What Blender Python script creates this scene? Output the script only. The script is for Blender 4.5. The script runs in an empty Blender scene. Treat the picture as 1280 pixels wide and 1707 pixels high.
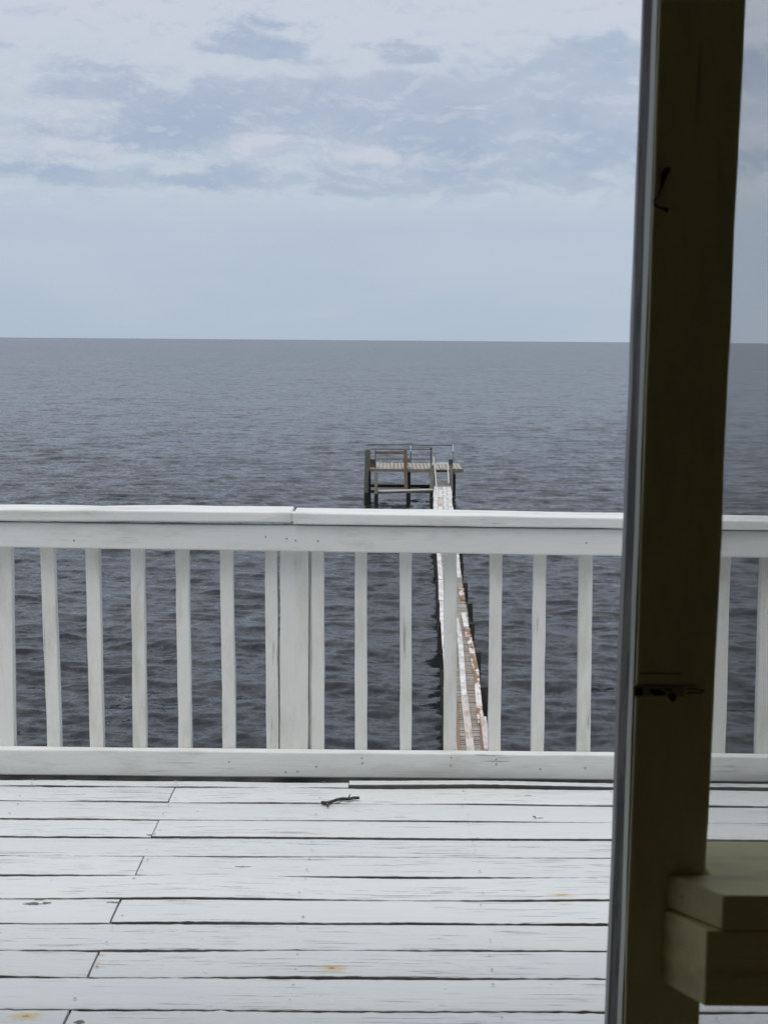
import bpy, bmesh, math, random
import numpy as np
from mathutils import Vector, Matrix

R = math.radians
S = bpy.context.scene
col = S.collection
random.seed(7); rng = np.random.default_rng(11)

# ------------------------------------------------------------------ camera
F_PX = 2549.0; W_PX, H_PX = 1280.0, 1707.0
CAM_Z = 1.274
PITCH = math.atan((H_PX / 2 - 567.0) / F_PX); ROLL = 0.0078
Fv = Vector((0, math.cos(PITCH), -math.sin(PITCH)))
R0 = Vector((1, 0, 0)); U0 = Vector((0, math.sin(PITCH), math.cos(PITCH)))
Rv = R0 * math.cos(ROLL) + U0 * math.sin(ROLL)
Uv = -R0 * math.sin(ROLL) + U0 * math.cos(ROLL)
CAM = Vector((0, 0, CAM_Z))
cd = bpy.data.cameras.new('camera'); cam = bpy.data.objects.new('camera', cd); col.objects.link(cam)
m = Matrix((Rv, Uv, -Fv)).transposed().to_4x4(); m.translation = CAM
cam.matrix_world = m
cd.sensor_fit = 'VERTICAL'; cd.sensor_height = 36.0; cd.lens = F_PX / H_PX * 36.0
cd.clip_start = 0.02; cd.clip_end = 200000
cd.dof.use_dof = True; cd.dof.focus_distance = 7.0; cd.dof.aperture_fstop = 15
S.camera = cam
S.render.resolution_x = 767; S.render.resolution_y = 1024

def ray(px, py):
    return Fv + Rv * ((px - W_PX / 2) / F_PX) + Uv * ((H_PX / 2 - py) / F_PX)
def PY(px, py, Y):                    # point at world depth Y
    d = ray(px, py); return CAM + d * (Y / d.y)
def PZ(px, py, Z):                    # point on the level Z
    d = ray(px, py); return CAM + d * ((Z - CAM_Z) / d.z)

# ------------------------------------------------------------------ world
SUN_EL, SUN_AZ = 70, 205
w = bpy.data.worlds.new('World'); S.world = w; w.use_nodes = True
nt = w.node_tree; nt.nodes.clear(); L = nt.links.new
def N(t, **k):
    n = nt.nodes.new(t)
    for a, b in k.items(): setattr(n, a, b)
    return n
def setin(n, i, v):
    if hasattr(v, 'is_output'): L(v, n.inputs[i])
    else: n.inputs[i].default_value = v
def MA(op, a, b=0.0, c=0.0, clamp=False):
    n = N('ShaderNodeMath', operation=op); n.use_clamp = clamp
    setin(n, 0, a); setin(n, 1, b); setin(n, 2, c); return n.outputs[0]
def MIX(f, a, b):
    n = N('ShaderNodeMix', data_type='RGBA'); setin(n, 0, f); setin(n, 6, a); setin(n, 7, b); return n.outputs[2]
def MR(v, a, b, c, d, smooth=True):
    n = N('ShaderNodeMapRange'); n.interpolation_type = 'SMOOTHSTEP' if smooth else 'LINEAR'
    for i, x in enumerate((v, a, b, c, d)): setin(n, i, x)
    return n.outputs[0]
def s2l(c):
    return tuple(((x / 255) / 12.92 if x / 255 <= .04045 else ((x / 255 + .055) / 1.055) ** 2.4) for x in c)
def sky(c, k=10.0):
    l = s2l(c); return (l[0] * k, l[1] * k, l[2] * k, 1)
tc = N('ShaderNodeTexCoord'); sp = N('ShaderNodeSeparateXYZ'); L(tc.outputs['Generated'], sp.inputs[0])
az = MA('ARCTAN2', sp.outputs[0], sp.outputs[1]); el = MA('ARCSINE', sp.outputs[2])
SX = MA('MULTIPLY_ADD', az, F_PX, 640.0)      # sky chart: azimuth and elevation, in 1/2549 rad
SY = MA('MULTIPLY_ADD', el, -F_PX, 567.0)
cx = N('ShaderNodeCombineXYZ'); L(MA('MULTIPLY', SX, .0030), cx.inputs[0]); L(MA('MULTIPLY', SY, .0085), cx.inputs[1])
def noise(vec, scale, detail, rough=.55, off=0.0, dist=0.0):
    n = N('ShaderNodeTexNoise'); n.noise_dimensions = '3D'
    mp = N('ShaderNodeMapping'); L(vec, mp.inputs[0]); mp.inputs[1].default_value = (off, off * .7, off * 1.3)
    L(mp.outputs[0], n.inputs['Vector']); n.inputs['Scale'].default_value = scale
    n.inputs['Detail'].default_value = detail; n.inputs['Roughness'].default_value = rough
    n.inputs['Distortion'].default_value = dist
    return n.outputs[0]
n1 = noise(cx.outputs[0], 1.3, 6, .6, 3.0); n2 = noise(cx.outputs[0], 1.3, 6, .6, 9.0)
WX = MA('MULTIPLY_ADD', MA('SUBTRACT', n1, .5), 170.0, SX)
WY = MA('MULTIPLY_ADD', MA('SUBTRACT', n2, .5), 75.0, SY)
def blob(cx_, cy_, rx, ry, p=1.0):
    a = MA('DIVIDE', MA('SUBTRACT', WX, cx_), rx); b = MA('DIVIDE', MA('SUBTRACT', WY, cy_), ry)
    r2 = MA('ADD', MA('MULTIPLY', a, a), MA('MULTIPLY', b, b))
    return MA('MULTIPLY', MA('POWER', 2.718, MA('MULTIPLY', r2, -1.0)), p)
def total(bl):
    t = bl[0]
    for b in bl[1:]: t = MA('ADD', t, b)
    return t
fine = noise(cx.outputs[0], 3.5, 8, .62, 21.0, .2)
cy = N('ShaderNodeCombineXYZ'); L(MA('MULTIPLY', SX, .011), cy.inputs[0]); L(MA('MULTIPLY', SY, .021), cy.inputs[1])
puff = noise(cy.outputs[0], 1.0, 9, .62, 5.0, .35)
cz = N('ShaderNodeVectorMath', operation='ADD'); L(cy.outputs[0], cz.inputs[0]); cz.inputs[1].default_value = (.05, .26, 0)
puff_b = noise(cz.outputs[0], 1.0, 9, .62, 5.0, .35)
# base: smooth pale blue low down, milky above
c_hor = sky((176, 193, 211)); c_mid = sky((179, 194, 213)); c_pale = sky((193, 204, 217)); c_top = sky((203, 210, 222))
c = MIX(MR(SY, 560, 420, 0, 1), c_hor, c_mid)
c = MIX(MR(MA('MULTIPLY_ADD', n2, 60.0, SY), 430, 340, 0, 1), c, c_pale)
c = MIX(MR(SY, 200, 40, 0, 1), c, c_top)
# dark cloud layers
dark = total([blob(480, 196, 190, 40, 1.0), blob(430, 132, 170, 13, -.55), blob(640, 125, 120, 10, -.4), blob(760, 185, 260, 62, 1.1), blob(1010, 160, 190, 48, .9), blob(1300, 170, 220, 60, .9),
              blob(185, 160, 85, 26, .9), blob(230, 225, 260, 40, .5), blob(420, 96, 80, 30, 1.05), blob(680, 105, 55, 18, .8),
              blob(1000, 105, 90, 16, .7), blob(30, 120, 36, 12, .6), blob(-250, 150, 220, 60, .9),
              blob(160, 314, 200, 18, .75), blob(390, 310, 110, 20, .7), blob(660, 308, 170, 24, .95), blob(300, 262, 420, 34, .40), blob(930, 306, 170, 22, .8), blob(1250, 290, 200, 26, .7),
              blob(900, 250, 260, 34, .55), blob(560, 240, 240, 22, .45), blob(330, 10, 200, 14, .35), blob(1010, 8, 110, 14, .7), blob(620, 0, 45, 12, .6)])
dk = MA('ADD', dark, MA('ADD', MA('MULTIPLY', MA('SUBTRACT', fine, .5), 1.0), MA('MULTIPLY', MA('SUBTRACT', puff, .5), 1.5)))
dkf = MR(dk, .20, .76, 0, 1)
dcol = MIX(MR(noise(cy.outputs[0], .55, 6, .6, 61.0), .36, .64, 0, 1), sky((164, 179, 203)), sky((178, 191, 209)))
c = MIX(MA('MULTIPLY', dkf, .92), c, dcol)
# relief: sides of the billows turned up to the light are paler
rel = MA('MULTIPLY', MR(MA('SUBTRACT', puff_b, puff), .0, .15, 0, .4), MR(SY, 400, 300, 0, 1))
c = MIX(rel, c, sky((204, 211, 224)))
rel2 = MA('MULTIPLY', MR(MA('SUBTRACT', puff, puff_b), .02, .16, 0, .3), MR(SY, 380, 300, 0, 1))
c = MIX(rel2, c, sky((168, 183, 206)))
# bright rims and puffs
lite = total([blob(110, 262, 150, 17, .9), blob(385, 255, 70, 17, .9), blob(500, 262, 110, 16, .7), blob(650, 268, 110, 15, .9), blob(230, 275, 60, 12, .6),
              blob(780, 197, 60, 6, .9), blob(905, 231, 40, 7, .8), blob(225, 160, 55, 10, .75), blob(1030, 160, 50, 13, .7), blob(1240, 240, 80, 14, .6)])
lf = MR(MA('ADD', MA('MULTIPLY', lite, .78), MA('MULTIPLY', MR(lite, .06, .45, 0, 1), MA('ADD', MA('MULTIPLY', MA('SUBTRACT', fine, .5), 1.2), MA('MULTIPLY', MA('SUBTRACT', puff, .5), 3.4)))), .25, 1.0, 0, 1)
c = MIX(MA('MULTIPLY', lf, .8), c, sky((207, 211, 222)))
# large faint streaks everywhere so the smooth part is not flat
streak = noise(cx.outputs[0], .9, 4, .5, 40.0)
c = MIX(MA('MULTIPLY', MR(streak, .35, .7, 0, 1), .16), c, sky((214, 214, 222)))
# overhead the overcast is brighter
c = MIX(MR(el, R(13), R(40), 0, 1), c, (8.0, 8.5, 9.2, 1))
c = MIX(MR(el, R(-1), R(-8), 0, 1), c, (1.0, 1.1, 1.2, 1))
ns = N('ShaderNodeTexSky', sky_type='NISHITA'); ns.sun_disc = False
ns.sun_elevation = R(SUN_EL); ns.sun_rotation = R(SUN_AZ)
fin = MIX(.93, ns.outputs[0], c)
bg = N('ShaderNodeBackground'); L(fin, bg.inputs[0]); bg.inputs[1].default_value = .1
wo = N('ShaderNodeOutputWorld'); L(bg.outputs[0], wo.inputs[0])

# ------------------------------------------------------------------ sun, exposure
sl = bpy.data.lights.new('sun', 'SUN'); sl.energy = 1.45; sl.angle = R(25); sl.color = (1, .97, .92)
so = bpy.data.objects.new('sun', sl); col.objects.link(so)
sd = Vector((math.sin(R(SUN_AZ)) * math.cos(R(SUN_EL)), math.cos(R(SUN_AZ)) * math.cos(R(SUN_EL)), math.sin(R(SUN_EL))))
so.rotation_euler = sd.to_track_quat('Z', 'Y').to_euler(); so.location = sd * 50
vs = S.view_settings; vs.view_transform = 'Standard'; vs.look = 'None'; vs.gamma = 1; vs.exposure = 0.0
vs.use_curve_mapping = False
S.cycles.max_bounces = 8; S.cycles.diffuse_bounces = 4; S.cycles.transparent_max_bounces = 16

# ------------------------------------------------------------------ helpers
def tag(o, label=None, cat=None, group=None, kind=None):
    if label: o['label'] = label
    if cat: o['category'] = cat
    if group: o['group'] = group
    if kind: o['kind'] = kind
    return o
def empty(name, loc, label, cat):
    o = bpy.data.objects.new(name, None); col.objects.link(o); o.location = loc; o.empty_display_size = .1
    return tag(o, label, cat)
def wloc(o):
    v = Vector((0, 0, 0))
    while o: v += o.location; o = o.parent
    return v
class MB:
    """collects vertices and faces in world space; build() links one mesh object"""
    def __init__(s): s.v = []; s.f = []
    def hexa(s, c):                       # 8 corners: bottom ring 4, top ring 4
        b = len(s.v); s.v += [Vector(x) for x in c]
        s.f += [[b + i for i in q] for q in ((3, 2, 1, 0), (4, 5, 6, 7), (0, 1, 5, 4), (1, 2, 6, 5), (2, 3, 7, 6), (3, 0, 4, 7))]; return s
    def box(s, x0, x1, y0, y1, z0, z1):
        return s.hexa([(x0, y0, z0), (x1, y0, z0), (x1, y1, z0), (x0, y1, z0), (x0, y0, z1), (x1, y0, z1), (x1, y1, z1), (x0, y1, z1)])
    def bar(s, a, b, wx, wy, up=(0, 0, 1)):
        a = Vector(a); b = Vector(b); d = (b - a).normalized(); u = Vector(up)
        if abs(d.dot(u)) > .95: u = Vector((0, 1, 0))
        x = d.cross(u).normalized() * wx / 2; y = x.cross(d).normalized() * wy / 2
        return s.hexa([a - x - y, a + x - y, a + x + y, a - x + y, b - x - y, b + x - y, b + x + y, b - x + y])
    def tube(s, pts, r, n=10, cap=True):
        pts = [Vector(p) for p in pts]; rs = r if isinstance(r, (list, tuple)) else [r] * len(pts)
        rings = []
        for i, p in enumerate(pts):
            d = (pts[min(i + 1, len(pts) - 1)] - pts[max(i - 1, 0)]).normalized()
            u = Vector((0, 0, 1)) if abs(d.z) < .9 else Vector((0, 1, 0))
            x = d.cross(u).normalized(); y = x.cross(d).normalized(); b = len(s.v)
            for k in range(n):
                a = 2 * math.pi * k / n; s.v.append(p + (x * math.cos(a) + y * math.sin(a)) * rs[i])
            rings.append(b)
        for i in range(len(rings) - 1):
            for k in range(n):
                s.f.append([rings[i] + k, rings[i] + (k + 1) % n, rings[i + 1] + (k + 1) % n, rings[i + 1] + k])
        if cap: s.f.append([rings[0] + k for k in range(n)][::-1]); s.f.append([rings[-1] + k for k in range(n)])
        return s
    def build(s, name, mat, parent=None, bevel=0.0, smooth=False, jit=0.0, cuts=0):
        me = bpy.data.meshes.new(name); o = bpy.data.objects.new(name, me); col.objects.link(o)
        off = wloc(parent) if parent else Vector((0, 0, 0))
        me.from_pydata([tuple(x - off) for x in s.v], [], s.f)
        if parent: o.parent = parent
        me.materials.append(mat)
        bm = bmesh.new(); bm.from_mesh(me); bmesh.ops.recalc_face_normals(bm, faces=bm.faces)
        if cuts:                         # extra loops along the long edges for warped timber
            for k in range(cuts):
                lens = sorted((e.calc_length() for e in bm.edges)); thr = lens[-1] * .6
                es = [e for e in bm.edges if e.calc_length() > thr]
                bmesh.ops.subdivide_edges(bm, edges=es, cuts=2, use_grid_fill=False)
        if jit:
            for v in bm.verts:
                v.co += Vector([random.gauss(0, jit) for _ in range(3)])
        bm.to_mesh(me); bm.free()
        if smooth:
            for p in me.polygons: p.use_smooth = True
        if bevel:
            b = o.modifiers.new('bevel', 'BEVEL'); b.width = bevel; b.segments = 2; b.limit_method = 'ANGLE'; b.angle_limit = R(40)
        return o

# ------------------------------------------------------------------ materials
class Mat:
    def __init__(s, name):
        s.m = bpy.data.materials.new(name); s.m.use_nodes = True; s.t = s.m.node_tree
        s.b = s.t.nodes['Principled BSDF']
        g = s.t.nodes.new('ShaderNodeNewGeometry'); s.pos = g.outputs['Position']; s.L = s.t.links.new
    def n(s, t, **k):
        x = s.t.nodes.new(t)
        for a, b in k.items(): setattr(x, a, b)
        return x
    def put(s, n, i, v):
        if hasattr(v, 'is_output'): s.L(v, n.inputs[i])
        else: n.inputs[i].default_value = v
    def noise(s, scale3, detail=4, rough=.55, off=0, dist=0, vec=None):
        mp = s.n('ShaderNodeMapping'); s.L(vec or s.pos, mp.inputs[0]); mp.inputs[3].default_value = scale3; mp.inputs[1].default_value = (off, off * 1.7, off * .3)
        x = s.n('ShaderNodeTexNoise'); s.L(mp.outputs[0], x.inputs['Vector']); x.inputs['Scale'].default_value = 1
        x.inputs['Detail'].default_value = detail; x.inputs['Roughness'].default_value = rough; x.inputs['Distortion'].default_value = dist
        return x.outputs[0]
    def mr(s, v, a, b, c=0, d=1):
        x = s.n('ShaderNodeMapRange'); x.interpolation_type = 'SMOOTHSTEP'
        for i, q in enumerate((v, a, b, c, d)): s.put(x, i, q)
        return x.outputs[0]
    def ma(s, op, a, b=0., c=0.):
        x = s.n('ShaderNodeMath', operation=op); s.put(x, 0, a); s.put(x, 1, b); s.put(x, 2, c); return x.outputs[0]
    def mix(s, f, a, b):
        x = s.n('ShaderNodeMix', data_type='RGBA'); s.put(x, 0, f)
        s.put(x, 6, a if hasattr(a, 'is_output') else (*a, 1)); s.put(x, 7, b if hasattr(b, 'is_output') else (*b, 1)); return x.outputs[2]
    def fin(s, colr, rough=.6, bump=None, bd=.002, bs=.5, spec=.5):
        s.put(s.b, 'Base Color', colr if hasattr(colr, 'is_output') else (*colr, 1)); s.put(s.b, 'Roughness', rough)
        s.b.inputs['Specular IOR Level'].default_value = spec
        if bump is not None:
            x = s.n('ShaderNodeBump'); x.inputs['Strength'].default_value = bs; x.inputs['Distance'].default_value = bd
            s.L(bump, x.inputs['Height']); s.L(x.outputs[0], s.b.inputs['Normal'])
        return s.m
    def rnd(s):
        x = s.n('ShaderNodeObjectInfo'); return x.outputs['Random']

def painted(name, base, axis, dirt=(.33, .33, .27), damt=.35, chips=.5, chipcol=(.12, .11, .10), rough=.5, warm=None):
    """old paint over timber; axis = grain direction 0,1,2"""
    M = Mat(name)
    def an(lo, hi): t = [hi, hi, hi]; t[axis] = lo; return tuple(t)
    g1 = M.noise(an(3.5, 95), 5, .6); g2 = M.noise(an(9, 260), 3, .6, 7); cl = M.noise(an(3.2, 13), 5, .65, 3); bl = M.noise((1.1, 1.1, 1.1), 3, .5, 5)
    c = M.mix(M.mr(cl, .46, .68, 0, damt), base, dirt)
    c = M.mix(M.mr(bl, .4, .7, 0, .22), c, warm or tuple(x * .86 for x in base))
    c = M.mix(M.mr(g2, .56, .75, 0, .28), c, tuple(x * .72 for x in base))
    # thin cracks where the grain lifts
    cr = M.ma('MULTIPLY', M.mr(g1, .62, .68), M.mr(M.noise((6, 6, 6), 3, .6, 12), .5, .6))
    c = M.mix(M.ma('MULTIPLY', cr, chips), c, chipcol)
    h = M.ma('ADD', M.ma('MULTIPLY', g1, .5), M.ma('ADD', M.ma('MULTIPLY', g2, .25), M.ma('MULTIPLY', cr, -.8)))
    return M.fin(c, rough, h, .0018, .6)

white_x = painted('white_paint_across', (.72, .73, .715), 0, dirt=(.42, .42, .36), damt=.45)
white_z = painted('white_paint_upright', (.74, .74, .71), 2, dirt=(.50, .49, .42), damt=.55, chips=.6)

# ---- deck boards: paint, broken streaks along the grain, cracks at the edges, rust round a few nails
def deck_mat():
    M = Mat('deck_paint')
    at = M.n('ShaderNodeAttribute', attribute_name='board'); sh = M.n('ShaderNodeVectorMath', operation='MULTIPLY_ADD')
    M.L(at.outputs['Vector'], sh.inputs[0]); sh.inputs[1].default_value = (37, 0, 11); M.L(M.pos, sh.inputs[2]); v = sh.outputs[0]
    sx = M.n('ShaderNodeSeparateXYZ'); M.L(at.outputs['Vector'], sx.inputs[0]); rb = sx.outputs[1]
    base = M.mix(rb, (.635, .65, .65), (.70, .715, .715))
    g = M.noise((5, 190, 50), 6, .66, 0, 0, v); g2 = M.noise((13, 380, 80), 3, .6, 5, 0, v); pat = M.noise((2.6, 8, 5), 4, .6, 9, 0, v)
    blot = M.noise((2.5, 7, 4), 4, .6, 15, 0, v)
    c = M.mix(M.mr(blot, .42, .72, 0, .30), base, (.56, .59, .62))
    c = M.mix(M.mr(M.noise((1.2, 2, 2), 3, .5, 31, 0, v), .5, .72, 0, .35), c, (.68, .675, .63))
    c = M.mix(M.ma('MULTIPLY', M.mr(g, .50, .70), .22), c, (.45, .48, .52))
    crk = M.ma('MULTIPLY', M.mr(g, .595, .635), M.mr(pat, .42, .58))
    c = M.mix(M.ma('MULTIPLY', crk, .75), c, (.16, .165, .18))
    crk2 = M.ma('MULTIPLY', M.mr(g2, .61, .67), M.mr(M.noise((2.5, 9, 5), 3, .6, 44, 0, v), .5, .62))
    c = M.mix(M.ma('MULTIPLY', crk2, .6), c, (.2, .2, .21))
    spk = M.noise((38, 60, 30), 2, .5, 71, 0, v); c = M.mix(M.mr(spk, .735, .77, 0, .55), c, (.22, .21, .2))
    # rust stains spread from nail heads
    for (px, py, rx, ry, k) in ((935, 1494, .045, .018, .55), (940, 1508, .03, .01, .4), (556, 1617, .04, .02, .85), (46, 1695, .04, .022, .9), (168, 1592, .02, .012, .5), (164, 1606, .02, .01, .45), (885, 1343, .03, .01, .35), (575, 1342, .02, .01, .35)):
        p = PZ(px, py, 0)
        d = M.n('ShaderNodeVectorMath', operation='SUBTRACT'); M.L(M.pos, d.inputs[0]); d.inputs[1].default_value = tuple(p)
        e = M.n('ShaderNodeVectorMath', operation='MULTIPLY'); M.L(d.outputs[0], e.inputs[0]); e.inputs[1].default_value = (1 / rx, 1 / ry, 0)
        ln = M.n('ShaderNodeVectorMath', operation='LENGTH'); M.L(e.outputs[0], ln.inputs[0])
        q = M.ma('ADD', ln.outputs['Value'], M.ma('MULTIPLY', M.ma('SUBTRACT', M.noise((60, 60, 60), 3), .5), .9))
        c = M.mix(M.mr(q, 1.1, .1, 0, k), c, (.62, .44, .20))
        c = M.mix(M.mr(q, .28, .12, 0, k * .6), c, (.16, .08, .04))
    # dark flaked spots (bare wood)
    for (px, py, rx, ry) in ((55, 1506, .022, .010), (78, 1505, .011, .008), (66, 1500, .014, .004), (190, 1505, .02, .004), (252, 1391, .014, .008), (900, 1363, .01, .004), (405, 1443, .02, .004), (880, 1327, .012, .003), (133, 1705, .012, .01)):
        p = PZ(px, py, 0)
        d = M.n('ShaderNodeVectorMath', operation='SUBTRACT'); M.L(M.pos, d.inputs[0]); d.inputs[1].default_value = tuple(p)
        e = M.n('ShaderNodeVectorMath', operation='MULTIPLY'); M.L(d.outputs[0], e.inputs[0]); e.inputs[1].default_value = (1 / rx, 1 / ry, 0)
        ln = M.n('ShaderNodeVectorMath', operation='LENGTH'); M.L(e.outputs[0], ln.inputs[0])
        q = M.ma('ADD', ln.outputs['Value'], M.ma('MULTIPLY', M.ma('SUBTRACT', M.noise((90, 160, 60), 3), .5), 1.6))
        c = M.mix(M.mr(q, 1.0, .8, 0, .9), c, (.05, .045, .045))
    h = M.ma('ADD', M.ma('MULTIPLY', g, .5), M.ma('ADD', M.ma('MULTIPLY', g2, .3), M.ma('MULTIPLY', crk, -1.0)))
    return M.fin(c, M.mr(blot, .3, .7, .42, .6), h, .0022, .7, .4)
deck_m = deck_mat()

def weathered(name, a, b, axis=0, dark=(.03, .028, .025), dk=.6, rough=.85, perobj=True, patch=None, pamt=0.0, psc=3.0):
    M = Mat(name)
    def an(lo, hi): t = [hi, hi, hi]; t[axis] = lo; return tuple(t)
    g = M.noise(an(1.5, 30), 5, .65); n = M.noise((2.2, 2.2, 2.2), 4, .6, 4)
    c = M.mix(M.mr(n, .3, .7), a, b); c = M.mix(M.mr(g, .5, .72, 0, dk), c, dark)
    if patch: c = M.mix(M.ma('MULTIPLY', M.mr(M.noise((psc * 2.2, psc * .55, psc), 6, .68, 17), .45, .52), pamt), c, patch)
    return M.fin(c, rough, g, .01, .6, .3)

# ------------------------------------------------------------------ water
CAM_H = 8.56                                  # eye above the water
WZ = CAM_Z - CAM_H
def build_water():
    # rings: closer together where the view is finer
    th = np.concatenate([np.linspace(R(75), R(19), 40), np.linspace(R(18.9), R(1.0), 1000), np.geomspace(R(.97), R(.010), 70)])
    r = CAM_H / np.tan(th)
    ph = np.concatenate([np.linspace(R(-180), R(-21), 60)[:-1], np.linspace(R(-20), R(22), 980), np.linspace(R(23), R(180), 60)])
    ph[-1] = ph[0] + 2 * math.pi
    nr, nc = len(r), len(ph)
    RR, PP = np.meshgrid(r, ph, indexing='ij')
    X = RR * np.sin(PP); Y = RR * np.cos(PP)
    dr = np.gradient(r)[:, None] * np.ones_like(X)
    dense = ((PP > R(-20.5)) & (PP < R(22.5))).astype(float)
    Z = np.zeros_like(X)
    lams = np.geomspace(.34, 6.0, 96)
    for lam in lams:
        k = 2 * math.pi / lam
        d = R(92) + rng.normal(0, .38 if lam > 1.6 else .62)
        kx, ky = k * math.cos(d), k * math.sin(d)
        amp = .0092 * lam ** .95 * math.exp(-(lam / 3.2) ** 1.6) / (1 + (.5 / lam) ** 2)
        fade = np.clip((lam - 1.7 * dr) / (1.2 * dr + 1e-6), 0, 1)
        wob = 1.2 * np.sin(X * .42 / lam ** .5 + rng.uniform(0, 6)) + .9 * np.sin(Y * .20 / lam ** .5 + X * .17 + rng.uniform(0, 6))
        env = .55 + .45 * np.sin(X * .62 / lam ** .6 + Y * .23 / lam ** .6 + rng.uniform(0, 6))
        s = np.sin(kx * X + ky * Y + rng.uniform(0, 6.28) + wob)
        Z += amp * fade * env * (s + .40 * (s * s - .5))
    Z *= dense
    V = np.stack([X, Y, Z + WZ], -1).reshape(-1, 3)
    V = np.vstack([V, [[0, 0, WZ]]])
    i = np.arange(nr - 1)[:, None] * nc + np.arange(nc - 1)[None, :]
    q = np.stack([i, i + 1, i + nc + 1, i + nc], -1).reshape(-1, 4)
    me = bpy.data.meshes.new('water'); me.vertices.add(len(V)); me.vertices.foreach_set('co', V.ravel())
    me.loops.add(q.size); me.loops.foreach_set('vertex_index', q.ravel().astype(np.int32))
    me.polygons.add(len(q)); me.polygons.foreach_set('loop_start', (np.arange(len(q)) * 4).astype(np.int32))
    me.polygons.foreach_set('use_smooth', np.ones(len(q), bool)); me.update(); me.validate()
    o = bpy.data.objects.new('water', me); col.objects.link(o); tag(o, kind='structure')
    M = Mat('bay_water')
    # ripples of every size as slope noise, so far water keeps its flecks
    def slope(scale, detail, rough, off, k):
        mp = M.n('ShaderNodeMapping'); M.L(M.pos, mp.inputs[0]); mp.inputs[3].default_value = scale; mp.inputs[1].default_value = (off, off, off)
        x = M.n('ShaderNodeTexNoise'); M.L(mp.outputs[0], x.inputs['Vector']); x.inputs['Scale'].default_value = 1
        x.inputs['Detail'].default_value = detail; x.inputs['Roughness'].default_value = rough; x.inputs['Distortion'].default_value = .2
        a = M.n('ShaderNodeVectorMath', operation='SUBTRACT'); M.L(x.outputs['Color'], a.inputs[0]); a.inputs[1].default_value = (.5, .5, .5)
        b = M.n('ShaderNodeVectorMath', operation='MULTIPLY'); M.L(a.outputs[0], b.inputs[0]); b.inputs[1].default_value = (k, k * 1.3, 0)
        return b.outputs[0]
    geo = M.n('ShaderNodeNewGeometry')
    cdn = M.n('ShaderNodeVectorMath', operation='LENGTH'); M.L(M.pos, cdn.inputs[0])
    def vadd(a, b):
        x = M.n('ShaderNodeVectorMath', operation='ADD'); M.L(a, x.inputs[0]); M.L(b, x.inputs[1]); return x.outputs[0]
    nn = vadd(vadd(geo.outputs['Normal'], slope((2.6, 3.6, 2), 3, .6, 3, .30)), slope((.42, .36, .3), 6, .9, 13, 1.05))
    nn = vadd(nn, slope((.10, .05, .1), 3, .7, 31, .26))
    nv = M.n('ShaderNodeVectorMath', operation='NORMALIZE'); M.L(nn, nv.inputs[0])
    n2 = M.noise((.55, 1.3, 1), 4, .6, 8, .3); n4 = M.noise((.05, .16, 1), 4, .6, 20)
    murk = M.mix(M.mr(n2, .35, .7), (.011, .014, .017), (.019, .022, .023))
    M.t.nodes.remove(M.b)
    fr = M.n('ShaderNodeFresnel'); fr.inputs['IOR'].default_value = 1.333; M.L(nv.outputs[0], fr.inputs['Normal'])
    # unresolved wavelets keep the mean reflectance of open water well under a mirror's
    fac = M.ma('MULTIPLY', M.ma('MINIMUM', fr.outputs[0], .86), .77)
    df = M.n('ShaderNodeBsdfDiffuse'); M.L(murk, df.inputs[0])
    gl = M.n('ShaderNodeBsdfGlossy'); gl.inputs[0].default_value = (.97, .97, .985, 1); M.L(nv.outputs[0], gl.inputs['Normal']); M.put(gl, 'Roughness', M.mr(n4, .3, .7, .08, .16))
    mx = M.n('ShaderNodeMixShader'); M.L(fac, mx.inputs[0]); M.L(df.outputs[0], mx.inputs[1]); M.L(gl.outputs[0], mx.inputs[2])
    M.L(mx.outputs[0], [x for x in M.t.nodes if x.type == 'OUTPUT_MATERIAL'][0].inputs[0])
    me.materials.append(M.m)
build_water()

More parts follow.
